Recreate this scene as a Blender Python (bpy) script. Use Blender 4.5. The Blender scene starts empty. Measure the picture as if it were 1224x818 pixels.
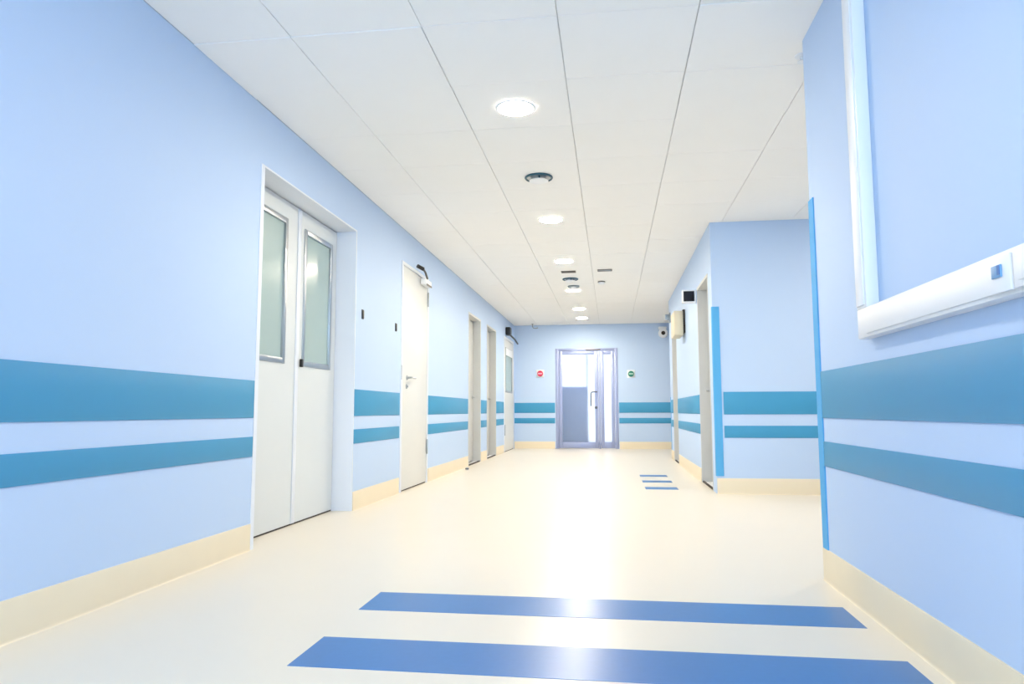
import bpy, bmesh, math, random
from mathutils import Vector, Matrix
random.seed(4)
S = bpy.context.scene
C = S.collection

def lin(r, g, b):
    f = lambda c: (c/255/12.92) if c/255 <= .04045 else ((c/255+.055)/1.055)**2.4
    return (f(r), f(g), f(b), 1.0)

# ------------------------------------------------------------------ camera
F_PX, YAW, PITCH, ROLL, CAM_H = 852.7, .1376, .0970, -.00236, .82
fwd = Vector((-math.sin(YAW)*math.cos(PITCH), math.cos(YAW)*math.cos(PITCH), math.sin(PITCH)))
rgt = Vector((math.cos(YAW), math.sin(YAW), 0)); upv = rgt.cross(fwd)
r2 = rgt*math.cos(ROLL)+upv*math.sin(ROLL); u2 = -rgt*math.sin(ROLL)+upv*math.cos(ROLL)
cd = bpy.data.cameras.new('camera'); cam = bpy.data.objects.new('camera', cd); C.objects.link(cam)
cd.sensor_fit = 'HORIZONTAL'; cd.sensor_width = 36; cd.lens = F_PX/1224*36; cd.clip_start = .02; cd.clip_end = 200
cam.matrix_world = Matrix(((r2.x, u2.x, -fwd.x, 0), (r2.y, u2.y, -fwd.y, 0), (r2.z, u2.z, -fwd.z, CAM_H), (0, 0, 0, 1)))
S.camera = cam

# ------------------------------------------------------------------ world, daylight, exposure
LAMP_L = 135.0            # radiance of every lit downlight
LAMP_C = (1.0, .875, .69)
DAY = 4.2
w = bpy.data.worlds.new('world'); S.world = w; w.use_nodes = True
bg = w.node_tree.nodes['Background']; bg.inputs[0].default_value = (.58, .81, 1.0, 1); bg.inputs[1].default_value = DAY
def portal(name, loc, rot, sx, sy):       # marks a window opening for the sky light
    l = bpy.data.lights.new(name, 'AREA'); l.shape = 'RECTANGLE'; l.size = sx; l.size_y = sy; l.cycles.is_portal = True
    o = bpy.data.objects.new(name, l); C.objects.link(o); o.location = loc; o.rotation_euler = rot
portal('window_portal', (-.55, -4.26, 1.45), (math.radians(90), 0, 0), 2.9, 2.3)
portal('vestibule_portal', (-.55, 17.66, 1.25), (math.radians(-90), 0, 0), 2.0, 2.4)
vs = S.view_settings
vs.view_transform = 'Standard'; vs.look = 'None'; vs.gamma = 1; vs.use_curve_mapping = False; vs.exposure = 1.34

# ------------------------------------------------------------------ materials
def mat(name, col, rough=.5, metal=0, spec=.5, vary=.03, scale=6.0, bump=0, bscale=200, coat=0):
    m = bpy.data.materials.new(name); m.use_nodes = True; n = m.node_tree; b = n.nodes['Principled BSDF']
    b.inputs['Roughness'].default_value = rough; b.inputs['Metallic'].default_value = metal
    b.inputs['Specular IOR Level'].default_value = spec; b.inputs['Coat Weight'].default_value = coat
    tc = n.nodes.new('ShaderNodeTexCoord'); nz = n.nodes.new('ShaderNodeTexNoise'); nz.inputs['Scale'].default_value = scale
    nz.inputs['Detail'].default_value = 4; n.links.new(tc.outputs['Object'], nz.inputs['Vector'])
    mx = n.nodes.new('ShaderNodeMix'); mx.data_type = 'RGBA'
    mx.inputs[6].default_value = tuple(c*(1-vary) for c in col[:3])+(1,); mx.inputs[7].default_value = tuple(min(1, c*(1+vary)) for c in col[:3])+(1,)
    n.links.new(nz.outputs['Fac'], mx.inputs[0]); n.links.new(mx.outputs[2], b.inputs['Base Color'])
    if bump:
        nb = n.nodes.new('ShaderNodeTexNoise'); nb.inputs['Scale'].default_value = bscale; n.links.new(tc.outputs['Object'], nb.inputs['Vector'])
        bp = n.nodes.new('ShaderNodeBump'); bp.inputs['Strength'].default_value = bump; bp.inputs['Distance'].default_value = .002
        n.links.new(nb.outputs['Fac'], bp.inputs['Height']); n.links.new(bp.outputs[0], b.inputs['Normal'])
    return m
def emis(name, col, s):
    m = bpy.data.materials.new(name); m.use_nodes = True; n = m.node_tree; n.nodes.clear()
    e = n.nodes.new('ShaderNodeEmission'); o = n.nodes.new('ShaderNodeOutputMaterial')
    e.inputs[0].default_value = (*col, 1); e.inputs[1].default_value = s; n.links.new(e.outputs[0], o.inputs[0]); return m
def glass(name, col, rough):
    m = bpy.data.materials.new(name); m.use_nodes = True; b = m.node_tree.nodes['Principled BSDF']
    b.inputs['Base Color'].default_value = col; b.inputs['Roughness'].default_value = rough
    b.inputs['Transmission Weight'].default_value = 1; b.inputs['IOR'].default_value = 1.12; return m

def tinted(name, t):
    m = bpy.data.materials.new(name); m.use_nodes = True; n = m.node_tree; n.nodes.clear()
    tr = n.nodes.new('ShaderNodeBsdfTransparent'); gl = n.nodes.new('ShaderNodeBsdfGlossy'); mx = n.nodes.new('ShaderNodeMixShader'); o = n.nodes.new('ShaderNodeOutputMaterial')
    tr.inputs[0].default_value = (min(1, t*1.28), t*1.12, t*1.04, 1); gl.inputs['Roughness'].default_value = .1; gl.inputs[0].default_value = (.5, .5, .5, 1); mx.inputs[0].default_value = .06
    n.links.new(tr.outputs[0], mx.inputs[1]); n.links.new(gl.outputs[0], mx.inputs[2]); n.links.new(mx.outputs[0], o.inputs[0]); return m

M = dict(
    wall=mat('blue_wall_paint', lin(189, 212, 244), .55, spec=.35, vary=.012, scale=1.5, bump=.05, bscale=350),
    ceil=mat('ceiling_tile_white', lin(248, 248, 248), .8, spec=.2, vary=.012, scale=3, bump=.05, bscale=300),
    grid=mat('ceiling_backing', lin(200, 200, 202), .8, spec=.2),
    floor=mat('cream_vinyl_floor', lin(226, 219, 206), .3, spec=.28, vary=.015, scale=2.5, bump=.02, bscale=60),
    base=mat('beige_cove_vinyl', lin(232, 220, 195), .45, spec=.4, vary=.02),
    strip=mat('blue_vinyl_strip', lin(66, 150, 196), .45, spec=.3, vary=.02, scale=3),
    fstrip=mat('blue_floor_inlay', lin(62, 120, 182), .3, spec=.25, vary=.05, scale=40),
    guard=mat('corner_guard_blue', lin(90, 172, 228), .6, spec=.2, vary=.02),
    white=mat('white_door_paint', lin(216, 223, 228), .4, spec=.4, vary=.01),
    cream=mat('cream_door_paint', lin(220, 223, 224), .4, spec=.4, vary=.01),
    frame=mat('white_frame_paint', lin(226, 233, 245), .4, spec=.4, vary=.01),
    beige=mat('beige_grey_door', lin(200, 203, 205), .45, spec=.4, vary=.03),
    frost=mat('frosted_grey_green_pane', lin(168, 190, 192), .2, spec=.18, vary=.04, scale=2),
    steel=mat('satin_steel', lin(180, 186, 192), .3, 1, vary=.03, scale=30),
    grey=mat('grey_metal', lin(150, 160, 168), .4, .5, vary=.03),
    dsteel=mat('dark_satin_steel', lin(104, 108, 120), .4, .4, vary=.03),
    alu=mat('lilac_aluminium', lin(158, 170, 210), .4, .3, vary=.02, scale=10),
    plastic=mat('white_plastic', lin(240, 243, 248), .35, spec=.5, vary=.008),
    black=mat('black_plastic', lin(16, 17, 20), .35, vary=.1),
    dark=mat('dark_gap', lin(52, 46, 44), .7, vary=.1),  # also stands for the shade in gaps under doors
    slot=mat('vent_slot_grey', lin(118, 112, 108), .6, vary=.05),
    teal=mat('dark_teal_ring', lin(52, 92, 110), .3, .4, vary=.05),
    creambox=mat('aged_cream_plastic', lin(222, 212, 188), .5, vary=.03),
    red=mat('red_button', lin(214, 40, 84), .35, vary=.03),
    green=mat('green_button', lin(38, 128, 112), .35, vary=.03),
    pinkw=mat('pale_pink_band', lin(246, 190, 205), .4, vary=.02),
    paleg=mat('pale_green_band', lin(180, 220, 205), .4, vary=.02),
    rocker=mat('blue_rocker', lin(108, 160, 208), .35, vary=.03),
    rockerd=mat('deep_blue_rocker', lin(70, 118, 180), .35, vary=.03),
    screen=mat('black_screen', lin(8, 9, 24), .15, vary=.3, scale=60),
    lamp=emis('downlight_glow', LAMP_C, LAMP_L),
    glassd=glass('frosted_door_glass', lin(236, 242, 255), .3),
    tint=tinted('sky_dimming_glass', .39),  # added filter, dims and warms the sky behind the frosted door
    glassw=glass('window_glass', lin(250, 252, 255), .0),
)

# ------------------------------------------------------------------ mesh helpers
def box(bm, a, b, bev=0):
    x0, x1 = sorted((a[0], b[0])); y0, y1 = sorted((a[1], b[1])); z0, z1 = sorted((a[2], b[2]))
    t = bmesh.new(); bmesh.ops.create_cube(t, size=1)
    for v in t.verts:
        v.co = Vector((x0+(v.co.x+.5)*(x1-x0), y0+(v.co.y+.5)*(y1-y0), z0+(v.co.z+.5)*(z1-z0)))
    if bev: bmesh.ops.bevel(t, geom=t.edges[:], offset=bev, segments=2, profile=.5, affect='EDGES')
    me = bpy.data.meshes.new('t'); t.to_mesh(me); t.free(); bm.from_mesh(me); bpy.data.meshes.remove(me)
def lathe(bm, prof, mtx=None, seg=32):
    """prof: (radius, height) pairs turned about local Z, placed by mtx"""
    mtx = mtx or Matrix.Identity(4); rings = []
    for r, z in prof:
        if r < 1e-6: rings.append([bm.verts.new(mtx @ Vector((0, 0, z)))])
        else: rings.append([bm.verts.new(mtx @ Vector((r*math.cos(2*math.pi*k/seg), r*math.sin(2*math.pi*k/seg), z))) for k in range(seg)])
    for a, b in zip(rings, rings[1:]):
        for k in range(seg):
            q = [a[k % len(a)], a[(k+1) % len(a)], b[(k+1) % len(b)], b[k % len(b)]]
            u = []
            for v in q:
                if v not in u: u.append(v)
            if len(u) > 2:
                try: bm.faces.new(u)
                except ValueError: pass
def tube(bm, pts, r, seg=10):
    pts = [Vector(p) for p in pts]; rings = []
    for i, p in enumerate(pts):
        d = (pts[min(i+1, len(pts)-1)]-pts[max(i-1, 0)]).normalized()
        a = d.orthogonal().normalized() if i == 0 else (prev-d*prev.dot(d)).normalized()
        prev = a; b = d.cross(a)
        rings.append([bm.verts.new(p+r*(a*math.cos(2*math.pi*k/seg)+b*math.sin(2*math.pi*k/seg))) for k in range(seg)])
    for a, b in zip(rings, rings[1:]):
        for k in range(seg): bm.faces.new((a[k], a[(k+1) % seg], b[(k+1) % seg], b[k]))
    bm.faces.new(rings[0][::-1]); bm.faces.new(rings[-1])
def prism(bm, prof, path0, path1, out):
    """prof: (out, up) outline swept from path0 to path1; out = unit vector off the wall"""
    out = Vector(out); n = len(prof); ends = []
    for p in (path0, path1):
        ends.append([bm.verts.new(Vector(p)+out*a+Vector((0, 0, b))) for a, b in prof])
    for k in range(n): bm.faces.new((ends[0][k], ends[0][(k+1) % n], ends[1][(k+1) % n], ends[1][k]))
    bm.faces.new(ends[0][::-1]); bm.faces.new(ends[1])
def link(name, bm, m, parent=None, smooth=False):
    bmesh.ops.recalc_face_normals(bm, faces=bm.faces[:])
    me = bpy.data.meshes.new(name); bm.to_mesh(me); bm.free(); me.materials.append(m)
    if smooth:
        me.polygons.foreach_set('use_smooth', [True]*len(me.polygons)); me.set_sharp_from_angle(angle=math.radians(38))
    o = bpy.data.objects.new(name, me); C.objects.link(o)
    if parent:
        o.parent = parent; r = parent; off = Vector()
        while r: off += r.location; r = r.parent
        o.data.transform(Matrix.Translation(-off))     # meshes are written in world coordinates
    return o
def boxes(name, lst, m, parent=None, bev=0):
    bm = bmesh.new()
    for a, b in lst: box(bm, a, b, bev)
    return link(name, bm, m, parent, bev > 0)
def tag(o, label, cat, group=None, kind=None):
    o['label'] = label; o['category'] = cat
    if group: o['group'] = group
    if kind: o['kind'] = kind
    return o
def thing(name, loc, label, cat, group=None, kind=None):
    o = bpy.data.objects.new(name, None); C.objects.link(o); o.location = loc; o.empty_display_size = .1
    return tag(o, label, cat, group, kind)
def AX(loc, direction):                 # local Z turned to a direction
    return Matrix.Translation(loc) @ Vector(direction).to_track_quat('Z', 'Y').to_matrix().to_4x4()

# ------------------------------------------------------------------ dimensions
XL, XR, XF = -2.15, 1.02, 1.03         # left wall, near right wall, far right wall
H, YB, YE = 2.75, -4.2, 15.9           # ceiling, back, end wall
YN, YC = 3.74, 7.40                    # side passage on the right runs from YN to YC
YQ = 12.75                             # far right wall stops here
XS = 3.6
R_DEEP = .17
OPEN_L = [(4.12, 5.79, 2.375), (7.13, 8.23, 2.40), (10.67, 11.70, 2.35), (12.30, 13.30, 2.35), (14.30, 15.74, 2.36)]
OPEN_R = [(7.66, 8.60, 2.27), (11.42, 12.22, 2.27)]

# ------------------------------------------------------------------ shell
tag(boxes('floor', [((-2.6, YB-.2, -.1), (XS+.2, 17.7, 0))], M['floor']), 'glossy cream vinyl corridor floor', 'floor', kind='structure')
def wall_along_y(name, xf, xb, y0, y1, opens, label):
    d = 1 if xb > xf else -1; L = []; y = y0
    for a, b, z in opens:
        L.append(((xf, y, 0), (xb, a, H))); L.append(((xf, a, z), (xb, b, H))); y = b
    L.append(((xf, y, 0), (xb, y1, H)))
    if opens: L.append(((xb, y0, 0), (xb+d*.03, y1, H)))  # added back skin, keeps sky light from leaking through the openings
    return tag(boxes(name, L, M['wall']), label, 'wall', kind='structure')
wall_along_y('wall_left', XL, XL-.32, YB, YE+.2, OPEN_L, 'long pale blue wall with the double door and four single doors')
wall_along_y('wall_right', XR, XR+.28, YB, YN, [], 'pale blue wall carrying the white cable trunking')
wall_along_y('wall_right', XF, XF+.30, YC+.2, YQ, OPEN_R, 'pale wall with the projecting black display and two beige doors')
tag(boxes('wall_passage', [((XF, YC, 0), (XS, YC+.2, H))], M['wall']), 'pale blue wall facing down the corridor beside the blue corner guard', 'wall', kind='structure')
tag(boxes('wall_passage', [((XR+.28, YN-.2, 0), (XS, YN, H))], M['wall']), 'pale blue side passage wall behind the trunking wall', 'wall', kind='structure')
tag(boxes('wall_passage', [((XS, YN-.2, 0), (XS+.2, YC+.2, H))], M['wall']), 'pale blue closing wall of the side passage', 'wall', kind='structure')
tag(boxes('wall_lobby', [((XS-.6, YQ-.2, 0), (XS-.4, YE+.2, H)), ((XF+.33, YQ-.2, 0), (XS-.6, YQ, H))], M['wall']), 'pale blue lobby wall beyond the far beige door', 'wall', kind='structure')
EX0, EX1, EZ = -1.21, .14, 2.215        # opening for the glass door
tag(boxes('wall_end', [((XL, YE, 0), (EX0, YE+.2, H)), ((EX1, YE, 0), (XS-.6, YE+.2, H)), ((EX0, YE, EZ), (EX1, YE+.2, H))], M['wall']),
    'pale blue end wall around the glass door', 'wall', kind='structure')
BX0, BX1, BZ0, BZ1 = -2.0, .9, .3, 2.6
tag(boxes('wall_back', [((XL, YB-.2, 0), (BX0, YB, H)), ((BX1, YB-.2, 0), (XR+.28, YB, H)), ((BX0, YB-.2, 0), (BX1, YB, BZ0)), ((BX0, YB-.2, BZ1), (BX1, YB, H))], M['wall']),
    'pale blue wall around the big window behind the corridor', 'wall', kind='structure')
wn = thing('window_1', (-.55, YB-.1, BZ0), 'wide white framed window closing the near end of the corridor', 'window', kind='structure')
boxes('window_frame', [((BX0, YB-.14, BZ0), (BX0+.06, YB-.06, BZ1)), ((BX1-.06, YB-.14, BZ0), (BX1, YB-.06, BZ1)), ((BX0+.06, YB-.14, BZ0), (BX1-.06, YB-.06, BZ0+.06)),
                       ((BX0+.06, YB-.14, BZ1-.06), (BX1-.06, YB-.06, BZ1)), ((-.58, YB-.14, BZ0+.06), (-.52, YB-.06, BZ1-.06))], M['frame'], wn)

# vestibule seen through the glass door
VX0, VX1, VY = -1.75, .65, 17.5
tag(boxes('wall_vestibule', [((VX0-.15, YE+.2, 0), (VX0, VY, 2.6)), ((VX1, YE+.2, 0), (VX1+.15, VY, 2.6)),
    ((VX0-.15, VY, 0), (-.56, VY+.15, 1.36)), ((VX0-.15, VY, 1.36), (-1.42, VY+.15, 2.6)), ((.42, VY, 0), (VX1+.15, VY+.15, 2.6)), ((-1.42, VY, 2.45), (.42, VY+.15, 2.6))], M['plastic']),
    'pale vestibule walls behind the glass door', 'wall', kind='structure')
wv = thing('window_2', (-.5, VY+.07, 0), 'bright vestibule window wall behind the frosted glass door', 'window', kind='structure')
boxes('window_frame', [((-1.42, VY+.04, 1.36), (-.56, VY+.1, 1.41)), ((-.59, VY+.04, 1.41), (-.56, VY+.1, 2.45)), ((-.56, VY+.04, 0), (.42, VY+.1, .08)),
                       ((-1.42, VY+.04, 1.41), (-1.38, VY+.1, 2.45))], M['alu'], wv)

boxes('pane', [((-1.38, VY+.065, 1.41), (-.59, VY+.073, 2.45))], M['tint'], wv)  # filter panes added to tone down the outdoor brightness
boxes('pane', [((-.56, VY+.065, .08), (.42, VY+.073, 2.45))], M['tint'], wv)
# ceiling of separate tiles
cl = tag(boxes('ceiling', [((-2.6, YB-.2, H+.016), (XS+.2, 17.7, H+.12))], M['grid']), 'white suspended ceiling of square tiles', 'ceiling', kind='structure')
xs = [XL, -1.612, -.918, -.233, .447, 1.15, 1.84, 2.53, 3.22, XS]
P = .672; y0 = 3.325-P*12
tmesh = {}
def tile_mesh(wx, wy):
    k = (round(wx, 3), round(wy, 3))
    if k not in tmesh:
        bm = bmesh.new(); hx, hy = wx/2-.0016, wy/2-.0009; c = .0022
        lo = [bm.verts.new((sx*(hx-c), sy*(hy-c), 0)) for sx, sy in ((-1, -1), (1, -1), (1, 1), (-1, 1))]
        mi = [bm.verts.new((sx*hx, sy*hy, c)) for sx, sy in ((-1, -1), (1, -1), (1, 1), (-1, 1))]
        hi = [bm.verts.new((sx*hx, sy*hy, .0145)) for sx, sy in ((-1, -1), (1, -1), (1, 1), (-1, 1))]
        for a, b in ((lo, mi), (mi, hi)):
            for q in range(4): bm.faces.new((a[q], a[(q+1) % 4], b[(q+1) % 4], b[q]))
        bm.faces.new(lo[::-1]); bm.faces.new(hi); bmesh.ops.recalc_face_normals(bm, faces=bm.faces[:])
        me = bpy.data.meshes.new('ceiling_tile'); bm.to_mesh(me); bm.free(); me.materials.append(M['ceil']); tmesh[k] = me
    return tmesh[k]
for j in range(31):
    ya = y0+P*j; yb = min(ya+P, YE)
    if ya > YE-.05: break
    for i in range(len(xs)-1):
        xa, xb = xs[i], xs[i+1]; yy = (ya+yb)/2
        if xa > 1.1 and not (YN-.3 < yy < YC+.3 or yy > YQ-.3): continue
        if yb < YB: continue
        t = bpy.data.objects.new('ceiling_tile', tile_mesh(xb-xa, yb-ya)); C.objects.link(t); t.parent = cl
        dz = random.uniform(-.0006, .0006)
        if j == 12 and i in (0, 1): dz = -.005           # this row hangs a little lower than the one before it
        if j == 12 and i == 2: dz = -.002
        if j == 13 and i in (4, 5): dz = -.005
        if j == 12 and i == 4: dz = -.004
        t.location = ((xa+xb)/2, yy, H+.0005+dz)
# ------------------------------------------------------------------ baseboards with a coved foot
PB = [(0, 0), (.013, 0), (.010, .002), (.0085, .006), (.008, .012), (.008, .15), (.006, .155), (0, .155)]
def base(name, a, b, out, label):
    bm = bmesh.new(); prism(bm, PB, a, b, out); return tag(link(name, bm, M['base'], None, True), label, 'baseboard', kind='structure')
segL = [(YB, 4.085), (5.80, 7.10), (8.26, 10.64), (11.73, 12.27), (13.33, 14.27)]
whereL = ['running up to the double door', 'between the double door and the white door', 'between the white door and the beige doors', 'between the two beige doors', 'between the beige door and the windowed door']
for (a, b), s in zip(segL, whereL): base('baseboard_left', (XL, a, 0), (XL, b, 0), (1, 0, 0), 'beige coved baseboard '+s)
base('baseboard_right', (XR, YB, 0), (XR, YN, 0), (-1, 0, 0), 'beige coved baseboard below the trunking wall')
base('baseboard_passage', (XF, YC, 0), (XS, YC, 0), (0, -1, 0), 'beige coved baseboard along the side passage wall')
base('baseboard_right', (XF, 8.63, 0), (XF, 11.39, 0), (-1, 0, 0), 'beige coved baseboard under the projecting black display')
base('baseboard_right', (XF, 12.25, 0), (XF, YQ, 0), (-1, 0, 0), 'short beige baseboard beyond the far beige door')
base('baseboard_end', (XL, YE, 0), (EX0-.03, YE, 0), (0, -1, 0), 'beige baseboard on end wall under the red button')
base('baseboard_end', (EX1+.03, YE, 0), (XS-.6, YE, 0), (0, -1, 0), 'beige baseboard on end wall under the green button')

# ------------------------------------------------------------------ wall strips
trim_no = 0
ST = [(.785, 1.01, 'wide'), (.553, .672, 'narrow')]
def strips(a, b, axis, out, where):
    global trim_no
    for z0, z1, s in ST:
        trim_no += 1
        if axis == 'y': bx = ((a[0], a[1], z0), (a[0]+out*.005, b, z1))
        else: bx = ((a[0], a[1], z0), (b, a[1]+out*.005, z1))
        o = boxes(f'trim_{trim_no}', [bx], M['strip'], None, .0012)
        tag(o, f'{s} blue vinyl strip {where}', 'wall strip', 'blue wall strips', 'structure')
wl = ['on the wall running up to the double door', 'on the wall between double door and white door', 'on the wall between white door and beige doors', 'on the wall between the two beige doors', 'on the wall between beige door and windowed door']
for (a, b), s in zip(segL, wl): strips((XL, a), b, 'y', 1, s)
strips((XR, YB), YN-.078, 'y', -1, 'below the white cable trunking')
strips((XF+.085, YC), XS, 'x', -1, 'on the side passage wall between blue corner guards')
strips((XF, 8.63), 11.39, 'y', -1, 'on the wall below the projecting black display')
strips((XF, 12.25), YQ-.06, 'y', -1, 'on the wall stub past the far beige door')
strips((XL, YE), EX0-.03, 'x', -1, 'on the end wall beside glass door, under the red button')
strips((EX1+.03, YE), XS-.6, 'x', -1, 'on the end wall beside glass door, under the green button')

# ------------------------------------------------------------------ corner guards
def guard(cx, cy, sx, sy, wx, wy, z0, z1, label):
    """angle profile on the outer corner (cx, cy); legs run to +sx in x and sy in y"""
    t = .006; bm = bmesh.new()
    out = [(cx-sx*t, cy+sy*wy), (cx-sx*t, cy-sy*t*.3), (cx-sx*t*.3, cy-sy*t), (cx+sx*wx, cy-sy*t), (cx+sx*wx, cy), (cx, cy), (cx, cy+sy*wy)]
    rings = [[bm.verts.new((x, y, z)) for x, y in out] for z in (z0, z1)]
    n = len(out)
    for k in range(n): bm.faces.new((rings[0][k], rings[0][(k+1) % n], rings[1][(k+1) % n], rings[1][k]))
    bm.faces.new(rings[0][::-1]); bm.faces.new(rings[1])
    return tag(link('corner_guard', bm, M['guard']), label, 'corner guard', 'blue corner guards')
guard(XR, YN, 1, -1, .045, .078, .15, 1.885, 'blue corner guard at the end of the trunking wall')
guard(XF, YC, 1, 1, .068, .05, .175, 1.875, 'blue corner guard on side passage wall beside the beige door')
guard(XF, YQ, 1, -1, .05, .05, .155, 1.06, 'short blue corner guard past the far beige door')

# ------------------------------------------------------------------ floor strips
def fstrip(xa, xb, ya, yb, label, grp):
    bm = bmesh.new(); box(bm, (xa, ya, 0), (xb, yb, .0012)); tag(link('marking_strip', bm, M['fstrip']), label, 'floor marking', grp)
fstrip(-1.055, .945, 2.945, 3.236, 'long blue floor strip nearer the end of the trunking wall', 'long blue floor strips')
fstrip(-1.055, .948, 2.28, 2.583, 'long blue floor strip farther from the double door', 'long blue floor strips')
for y, s in ((7.86, 'nearest the side passage'), (8.60, 'in the middle of three'), (9.34, 'farthest from the side passage')):
    fstrip(.345, .685, y-.12, y+.12, 'short blue floor strip before the beige door, '+s, 'short blue floor strips')

# ------------------------------------------------------------------ double door
ya, yb, zt = OPEN_L[0]; xd = XL-R_DEEP
d1 = thing('door_1', (xd, (ya+yb)/2, 0), 'white double door with two frosted panes in a deep recess', 'door', kind='structure')
boxes('door_frame', [((xd-.06, yb-.012, 0), (XL+.004, yb, zt)), ((xd-.06, ya, 0), (XL+.004, ya+.012, zt)), ((xd-.06, ya+.012, zt-.012), (XL+.004, yb-.012, zt))], M['frame'], d1)
boxes('edge_trim', [((XL, ya-.03, 0), (XL+.004, ya, zt))], M['frame'], d1)
ym = 5.03
def pane_leaf(y0, y1, w0, w1, z0, z1, wz0, wz1, x, parent, m, frame_m, pane_m, t=.045):
    b = boxes('leaf', [((x-t, y0, z0), (x, w0, z1)), ((x-t, w1, z0), (x, y1, z1)), ((x-t, w0, z0), (x, w1, wz0)), ((x-t, w0, wz1), (x, w1, z1))], m, parent)
    f = .04; e = .008
    boxes('pane_frame', [((x-t, w0, wz0), (x+e, w0+f, wz1)), ((x-t, w1-f, wz0), (x+e, w1, wz1)), ((x-t, w0+f, wz0), (x+e, w1-f, wz0+f)), ((x-t, w0+f, wz1-f), (x+e, w1-f, wz1))], frame_m, b, .002)
    boxes('pane', [((x-t+.012, w0+f, wz0+f), (x-.008, w1-f, wz1-f))], pane_m, b)
    return b
l1 = pane_leaf(ya+.015, ym-.004, 4.26, 4.83, .012, zt-.022, 1.165, 2.225, xd, d1, M['white'], M['steel'], M['frost'])
l2 = pane_leaf(ym+.004, yb-.02, 5.12, 5.67, .012, zt-.022, 1.165, 2.225, xd, d1, M['white'], M['steel'], M['frost'])
boxes('astragal', [((xd, ym-.03, .012), (xd+.008, ym+.025, zt-.024))], M['frame'], d1, .002)
boxes('latch', [((xd+.008, 5.07, 1.155), (xd+.03, 5.095, 1.215))], M['black'], d1, .004)
boxes('threshold_dark_strip', [((xd-.05, ya+.015, 0), (xd-.004, yb-.015, .0115))], M['dark'], d1)  # dark strip in place of the shade under the leaves

# ------------------------------------------------------------------ single white door
ya, yb, zt = OPEN_L[1]
d2 = thing('door_2', (XL, (ya+yb)/2, 0), 'plain white single door with lever handle and black closer arm', 'door', kind='structure')
boxes('door_frame', [((XL-.12, ya, 0), (XL+.008, ya+.045, zt)), ((XL-.12, yb-.035, 0), (XL+.008, yb, zt)), ((XL-.12, ya+.045, zt-.035), (XL+.008, yb-.035, zt))], M['frame'], d2)
lf = boxes('leaf', [((XL-.045, ya+.05, .014), (XL+.002, yb-.04, zt-.04))], M['cream'], d2, .002)
boxes('threshold_dark_strip', [((XL-.1, ya+.045, 0), (XL-.01, yb-.035, .0125))], M['dark'], d2)  # dark fill standing for shade below the leaf
bm = bmesh.new(); lathe(bm, [(0, 0), (.026, 0), (.026, .006), (.022, .009), (0, .009)], AX((XL+.002, 7.355, 1.18), (1, 0, 0)))
tube(bm, [(XL+.01, 7.355, 1.18), (XL+.05, 7.355, 1.18), (XL+.056, 7.37, 1.18), (XL+.056, 7.51, 1.18)], .011)
link('handle', bm, M['steel'], lf, True)
bm = bmesh.new(); lathe(bm, [(0, 0), (.026, 0), (.026, .006), (.022, .009), (.01, .009), (.01, .02), (0, .02)], AX((XL+.002, 7.34, 1.085), (1, 0, 0))); link('lock', bm, M['steel'], lf, True)
boxes('strike_plate', [((XL+.008, 7.105+.03, 1.15), (XL+.010, 7.15, 1.30))], M['grey'], d2)
for z in (2.06, .33):
    boxes('hinge', [((XL+.006, yb-.05, z), (XL+.02, yb-.03, z+.17))], M['steel'], d2, .003)
bm = bmesh.new(); box(bm, (XL+.004, 7.86, 2.275), (XL+.065, 8.13, 2.345), .008)
cz = link('closer', bm, M['plastic'], d2, True)
bm = bmesh.new(); tube(bm, [(XL+.06, 7.95, 2.355), (XL+.09, 7.75, 2.385), (XL+.10, 7.60, 2.405)], .012)
tube(bm, [(XL+.1, 7.62, 2.40), (XL+.05, 7.56, 2.425)], .022); link('closer_arm', bm, M['black'], cz, True)
boxes('closer_plate', [((XL+.066, 7.9, 2.272), (XL+.07, 8.12, 2.29))], M['slot'], cz)

# ------------------------------------------------------------------ beige doors
def beige_door(n, xw, sgn, ya, yb, zt, label, deep=.12):
    """sgn: direction from the wall face into the wall"""
    xd = xw+sgn*deep; o = thing(f'door_{n}', (xd, (ya+yb)/2, 0), label, 'door', kind='structure')
    boxes('door_frame', [((xd+sgn*.05, ya, 0), (xw-sgn*.004, ya+.03, zt)), ((xd+sgn*.05, yb-.03, 0), (xw-sgn*.004, yb, zt)), ((xd+sgn*.05, ya+.03, zt-.03), (xw-sgn*.004, yb-.03, zt))], M['beige'], o)
    lf = boxes('leaf', [((xd, ya+.034, .02), (xd+sgn*.045, yb-.034, zt-.034))], M['beige'], o, .002)
    boxes('sill', [((xd-sgn*.0, ya+.03, 0), (xw+sgn*.02, yb-.03, .006))], M['plastic'], o)
    boxes('threshold_dark_strip', [((xw+sgn*.002, ya+.03, 0), (xw+sgn*.02, yb-.03, .018))], M['dark'], o)
    bm = bmesh.new(); s = -sgn; hy = yb-.12
    lathe(bm, [(0, 0), (.024, 0), (.024, .008), (0, .008)], AX((xd, hy, 1.05), (s, 0, 0)))
    tube(bm, [(xd+s*.008, hy, 1.05), (xd+s*.05, hy, 1.05), (xd+s*.052, hy-.012, 1.05), (xd+s*.052, hy-.12, 1.05)], .009); link('handle', bm, M['steel'], lf, True)
    return o
beige_door(3, XL, -1, *OPEN_L[2], 'recessed beige door, the one next to the plain white door')
beige_door(4, XL, -1, *OPEN_L[3], 'recessed beige door, the one next to the windowed door')
beige_door(6, XF, 1, *OPEN_R[0], 'recessed beige door right beside the side passage corner')
beige_door(7, XF, 1, *OPEN_R[1], 'recessed beige door beyond the cream wall box')

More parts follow.
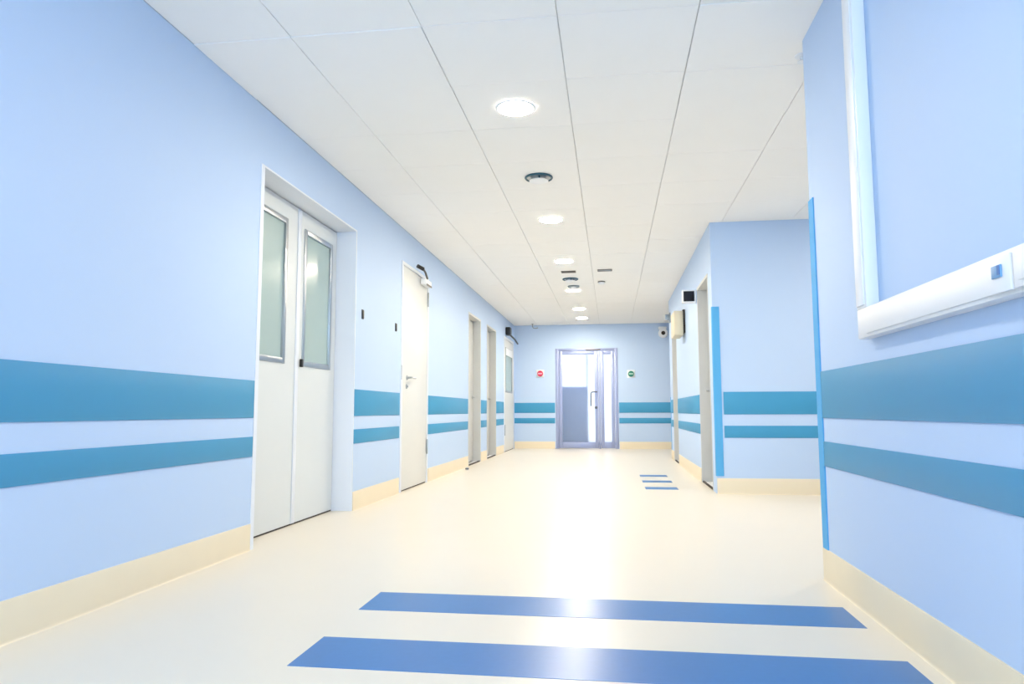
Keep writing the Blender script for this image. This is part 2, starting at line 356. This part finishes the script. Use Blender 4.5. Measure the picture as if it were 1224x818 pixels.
# ------------------------------------------------------------------ windowed door at the far end of the left wall
ya, yb, zt = OPEN_L[4]
d5 = thing('door_5', (XL, (ya+yb)/2, 0), 'white door with tall pane and black closer beside the end wall', 'door', kind='structure')
boxes('door_frame', [((XL-.12, ya, 0), (XL+.008, ya+.05, zt)), ((XL-.12, yb-.05, 0), (XL+.008, yb, zt)), ((XL-.12, ya+.05, zt-.05), (XL+.008, yb-.05, zt))], M['frame'], d5)
l5 = pane_leaf(ya+.055, yb-.055, ya+.2, yb-.25, .014, zt-.055, 1.21, 2.14, XL+.002, d5, M['cream'], M['grey'], M['frost'])
boxes('threshold_dark_strip', [((XL-.1, ya+.05, 0), (XL-.01, yb-.05, .0125))], M['dark'], d5)  # shade under the leaf, put in as a dark strip
boxes('hinge', [((XL+.006, ya+.03, .33), (XL+.022, ya+.06, .55))], M['grey'], d5, .003)
boxes('notice', [((XL+.012, ya+.22, 1.98), (XL+.016, yb-.27, 2.13))], M['plastic'], l5)
bm = bmesh.new(); box(bm, (XL+.008, 14.52, 2.40), (XL+.10, 14.76, 2.56), .012); cz = link('closer', bm, M['black'], d5, True)
bm = bmesh.new(); tube(bm, [(XL+.08, 14.7, 2.41), (XL+.12, 15.1, 2.36), (XL+.13, 15.5, 2.30)], .018); link('closer_arm', bm, M['black'], cz, True)

# ------------------------------------------------------------------ glass door in the end wall
ed = thing('door_8', ((EX0+EX1)/2, YE, 0), 'lilac aluminium glass door with narrow side leaf in the end wall', 'door', kind='structure')
y_, yf = YE+.09, YE-.012
fw = .055; xm = -.335; G = .0
boxes('door_frame', [((EX0-.012, yf, 0), (EX0+fw, y_, EZ)), ((EX1-fw, yf, 0), (EX1+.012, y_, EZ)), ((EX0+fw, yf, EZ-fw), (EX1-fw, y_, EZ)), ((xm+.06, yf+.01, 0), (xm+.10, y_, EZ-fw))], M['alu'], ed, .003)
def alu_leaf(x0, x1, s, zb, ztp, name):
    f, b = YE+.0, YE+.06
    o = boxes(name, [((x0, f, zb), (x0+s, b, ztp)), ((x1-s, f, zb), (x1, b, ztp)), ((x0+s, f, zb), (x1-s, b, zb+.13)), ((x0+s, f, ztp-s), (x1-s, b, ztp))], M['alu'], ed, .003)
    boxes('pane', [((x0+s, f+.024, zb+.13), (x1-s, f+.032, ztp-s))], M['glassd'], o)
    return o
lA = alu_leaf(EX0+fw+.006, xm+.054, .075, .012, EZ-fw-.006, 'leaf')
lB = alu_leaf(xm+.106, EX1-fw-.006, .075, .012, EZ-fw-.006, 'side_leaf')
bm = bmesh.new(); tube(bm, [(xm+.02, YE-.002, 1.245), (xm+.02, YE-.05, 1.245), (xm-.02, YE-.056, 1.245), (xm-.085, YE-.056, 1.24), (xm-.105, YE-.056, 1.215), (xm-.108, YE-.056, 1.17), (xm-.108, YE-.056, .93)], .014)
link('handle', bm, M['dsteel'], lA, True)
bm = bmesh.new(); lathe(bm, [(0, 0), (.032, 0), (.032, .008), (.012, .012), (.012, .02), (0, .02)], AX((xm-.0, YE, .90), (0, -1, 0))); link('lock', bm, M['dsteel'], lA, True)
boxes('sensor', [((-.55, YE-.022, EZ-.045), (-.22, YE-.012, EZ-.02))], M['slot'], ed, .003)

# ------------------------------------------------------------------ call buttons on the end wall
def call_button(x, z, m, band, label):
    o = thing('call_button', (x, YE, z), label, 'button')
    boxes('plate', [((x-.085, YE-.012, z-.085), (x+.085, YE, z+.085))], M['plastic'], o, .006)
    bm = bmesh.new(); lathe(bm, [(0, 0), (.065, 0), (.065, .028), (.058, .038), (0, .042)], AX((x, YE-.012, z), (0, -1, 0)), 28); c = link('button_cap', bm, m, o, True)
    boxes('band', [((x-.045, YE-.062, z-.016), (x+.045, YE-.05, z+.014))], band, c, .004)
call_button(-1.565, 1.66, M['red'], M['pinkw'], 'round red call button on a white plate on the end wall')
call_button(.44, 1.635, M['green'], M['paleg'], 'round green call button on a white plate on the end wall')

# ------------------------------------------------------------------ black wall plates between double door and white door
for y, s in ((5.965, 'beside the double door'), (6.945, 'beside the plain white door')):
    o = thing('door_switch', (XL, y, 1.67), 'narrow black door switch on pale wall '+s, 'switch', 'black door switches')
    boxes('back_plate', [((XL, y-.022, 1.628), (XL+.006, y+.022, 1.712))], M['black'], o, .002)
    boxes('touch_face', [((XL+.006, y-.018, 1.634), (XL+.011, y+.018, 1.706))], M['black'], o, .002)

# ------------------------------------------------------------------ cable trunking on the near right wall
d = .055; x0 = XR-d
tr = thing('cable_trunking', (XR, 2.91, 1.10), 'white plastic cable trunking running down the wall then along it', 'trunking')
boxes('vertical_duct', [((x0+.006, 2.86, 1.215), (XR, 2.967, H-.002))], M['plastic'], tr, .004)
boxes('duct_cover', [((x0, 2.872, 1.225), (x0+.006, 2.955, H-.004))], M['plastic'], tr, .002)
hd = boxes('horizontal_duct', [((x0+.006, -.6, 1.10), (XR, 2.967, 1.215))], M['plastic'], tr, .004)
boxes('duct_cover', [((x0, -.6, 1.112), (x0+.006, 2.86, 1.203))], M['plastic'], tr, .002)
for k, yc in enumerate((1.893, 1.775, 1.657)):
    p = boxes('socket_plate', [((x0-.010, yc-.053, 1.109), (x0, yc+.053, 1.200))], M['plastic'], tr, .003)
    if k == 0:
        boxes('rocker', [((x0-.015, yc-.020, 1.146), (x0-.010, yc+.024, 1.178))], M['rocker'], p, .002)
        boxes('rocker_mark', [((x0-.0165, yc-.018, 1.152), (x0-.015, yc-.006, 1.176))], M['rockerd'], p)
    else:
        boxes('rocker', [((x0-.014, yc-.03, 1.125), (x0-.010, yc+.03, 1.184))], M['plastic'], p, .002)

# ------------------------------------------------------------------ fittings on the far right wall
o = thing('projecting_display', (XF, 8.74, 2.19), 'small black square display in white frame projecting from the wall', 'display')
boxes('housing', [((XF-.165, 8.70, 2.115), (XF, 8.76, 2.272))], M['plastic'], o, .006)
boxes('screen', [((XF-.148, 8.696, 2.132), (XF-.022, 8.70, 2.255))], M['screen'], o)
o = thing('wall_box', (XF, 10.1, 1.9), 'cream plastic wall box with a dark side slot', 'wall box')
boxes('housing', [((XF-.155, 10.0, 1.86), (XF-.03, 10.5, 2.20))], M['creambox'], o, .008)
boxes('back_plate', [((XF-.03, 10.02, 1.90), (XF, 10.48, 2.22))], M['dark'], o, .002)
boxes('lid', [((XF-.145, 9.988, 1.875), (XF-.055, 10.0, 2.185))], M['creambox'], o, .003)
o = thing('wall_bracket', (XF, 12.4, 2.4), 'small grey bracket high on the wall before the lobby', 'bracket')
boxes('mount', [((XF-.02, 12.36, 2.33), (XF, 12.46, 2.50))], M['grey'], o, .003)
boxes('arm', [((XF-.09, 12.39, 2.38), (XF-.02, 12.43, 2.47))], M['grey'], o, .004)
o = thing('wall_sounder', (1.15, YE, 2.5), 'round white sounder with dark centre high on the end wall', 'sounder')
bm = bmesh.new(); lathe(bm, [(0, 0), (.10, 0), (.105, .02), (.10, .07), (.085, .12), (.05, .13), (.045, .10), (0, .10)], AX((1.15, YE, 2.52), (0, -1, 0))); link('horn', bm, M['plastic'], o, True)
bm = bmesh.new(); lathe(bm, [(0, .101), (.044, .101), (.03, .115), (0, .118)], AX((1.15, YE, 2.52), (0, -1, 0))); link('core', bm, M['dark'], o, True)
boxes('side_bracket', [((1.05, YE-.12, 2.60), (1.22, YE, 2.66))], M['plastic'], o, .01)

# ------------------------------------------------------------------ ceiling fittings
def disc(o, name, x, y, prof, m, parent=None):
    bm = bmesh.new(); lathe(bm, [(r, -z) for r, z in prof], Matrix.Translation((x, y, H))); return link(name, bm, m, parent or o, True)
for lx, y, s in ((-.575, 0.1, 'unseen fill added before the two long floor strips'), (-.575, 4.345, 'in line with the double door'), (-.575, 7.03, 'in line with the plain white door'), (-.575, 9.06, 'just before the ceiling slot vents'), (-.575, 11.3, 'beyond the grey motion sensor'), (-.575, 13.4, 'second before the glass door'), (-.575, 14.75, 'closest to the glass door'), (2.45, 5.6, 'unseen fill added in the side passage')):  # first and last are unseen fill lamps, added to brighten nearby walls
    o = thing('downlight', (lx, y, H), 'lit round white downlight in ceiling, '+s, 'downlight', 'lit ceiling downlights')
    disc(o, 'trim_ring', lx, y, [(.112, .002), (.128, .002), (.128, .006), (.122, .011), (.112, .011), (.112, .002)], M['plastic'])
    disc(o, 'diffuser', lx, y, [(0, .002), (.111, .002), (.111, .010), (.08, .013), (0, .014)], M['lamp'])
for y, s in ((5.72, 'between the first two lit downlights'), (10.32, 'beyond the ceiling slots')):
    o = thing('glass_spotlight', (-.565, y, H), 'unlit spotlight with dark teal ring and white disc '+s, 'spotlight', 'unlit ceiling spotlights')
    disc(o, 'ring', -.565, y, [(.098, .002), (.115, .002), (.117, .009), (.112, .016), (.102, .016), (.098, .009), (.098, .002)], M['teal'])
    disc(o, 'reflector', -.565, y, [(0, .002), (.097, .002), (.097, .010), (.05, .005), (0, .005)], M['steel'])
    disc(o, 'cover_disc', -.565, y, [(0, .030), (.076, .030), (.080, .035), (.06, .040), (0, .042)], M['plastic'])
    for a in (40, 160, 280):
        bm = bmesh.new(); px, py = -.565+.06*math.cos(math.radians(a)), y+.06*math.sin(math.radians(a))
        tube(bm, [(px, py, H-.008), (px, py, H-.032)], .007, 8); link('standoff', bm, M['teal'], o, True)
for x, y, s in ((-.56, 9.78, 'in line with the downlights'), (-.06, 9.74, 'beside the smoke detector')):
    o = thing('ceiling_slot', (x, y, H), 'dark narrow slot vent in ceiling '+s, 'vent', 'ceiling slot vents')
    boxes('surround', [((x-.10, y-.06, H-.008), (x+.10, y-.045, H-.001)), ((x-.10, y+.045, H-.008), (x+.10, y+.06, H-.001)), ((x-.10, y-.045, H-.008), (x-.085, y+.045, H-.001)), ((x+.085, y-.045, H-.008), (x+.10, y+.045, H-.001))], M['slot'], o)
    for k in range(3): boxes('louvre', [((x-.085, y-.035+.025*k, H-.007), (x+.085, y-.023+.025*k, H-.001))], M['slot'] if x < -.3 else M['grey'], o)
o = thing('smoke_detector', (-.116, 10.6, H), 'small white smoke detector with dark base on ceiling', 'detector')
disc(o, 'base', -.116, 10.6, [(0, .001), (.055, .001), (.055, .018), (0, .018)], M['slot'])
disc(o, 'dome', -.116, 10.6, [(0, .018), (.05, .018), (.046, .04), (.025, .05), (0, .051)], M['plastic'])
o = thing('motion_sensor', (-.55, 10.93, H), 'grey flat motion sensor on ceiling by the lit downlight', 'sensor')
disc(o, 'base', -.55, 10.93, [(0, .001), (.09, .001), (.09, .02), (.08, .026), (0, .026)], M['grey'])
disc(o, 'lens', -.55, 10.93, [(0, .026), (.05, .026), (.04, .04), (0, .045)], M['plastic'])
o = thing('sprinkler_head', (1.06, 3.90, H), 'small white sprinkler head on ceiling at the trunking wall corner', 'sprinkler')
disc(o, 'escutcheon', 1.06, 3.90, [(0, .001), (.04, .001), (.038, .008), (.02, .012), (0, .012)], M['plastic'])
disc(o, 'nozzle', 1.06, 3.90, [(0, .012), (.012, .012), (.010, .035), (.026, .037), (.026, .041), (0, .041)], M['plastic'])
o = thing('ceiling_hook', (-1.68, 15.6, H), 'small grey hook hanging from ceiling before the end wall', 'hook')
bm = bmesh.new(); tube(bm, [(-1.70, 15.6, H-.002), (-1.70, 15.6, H-.07), (-1.68, 15.6, H-.095), (-1.62, 15.6, H-.10), (-1.58, 15.6, H-.09)], .011); link('rod', bm, M['grey'], o, True)
disc(o, 'rose', -1.70, 15.6, [(0, .001), (.025, .001), (.022, .008), (0, .008)], M['grey'])
# ------------------------------------------------------------------ door stop on the floor
o = thing('door_stop', (-2.03, 10.0, 0), 'small grey door stop on floor before the beige door', 'door stop')
bm = bmesh.new(); lathe(bm, [(0, .0), (.022, .0), (.022, .02), (.017, .034), (0, .036)], Matrix.Translation((-2.03, 10.0, 0))); link('post', bm, M['steel'], o, True)
bm = bmesh.new(); lathe(bm, [(.0221, .010), (.025, .012), (.025, .02), (.0221, .022)], Matrix.Translation((-2.03, 10.0, 0))); link('rubber_ring', bm, M['black'], o, True)
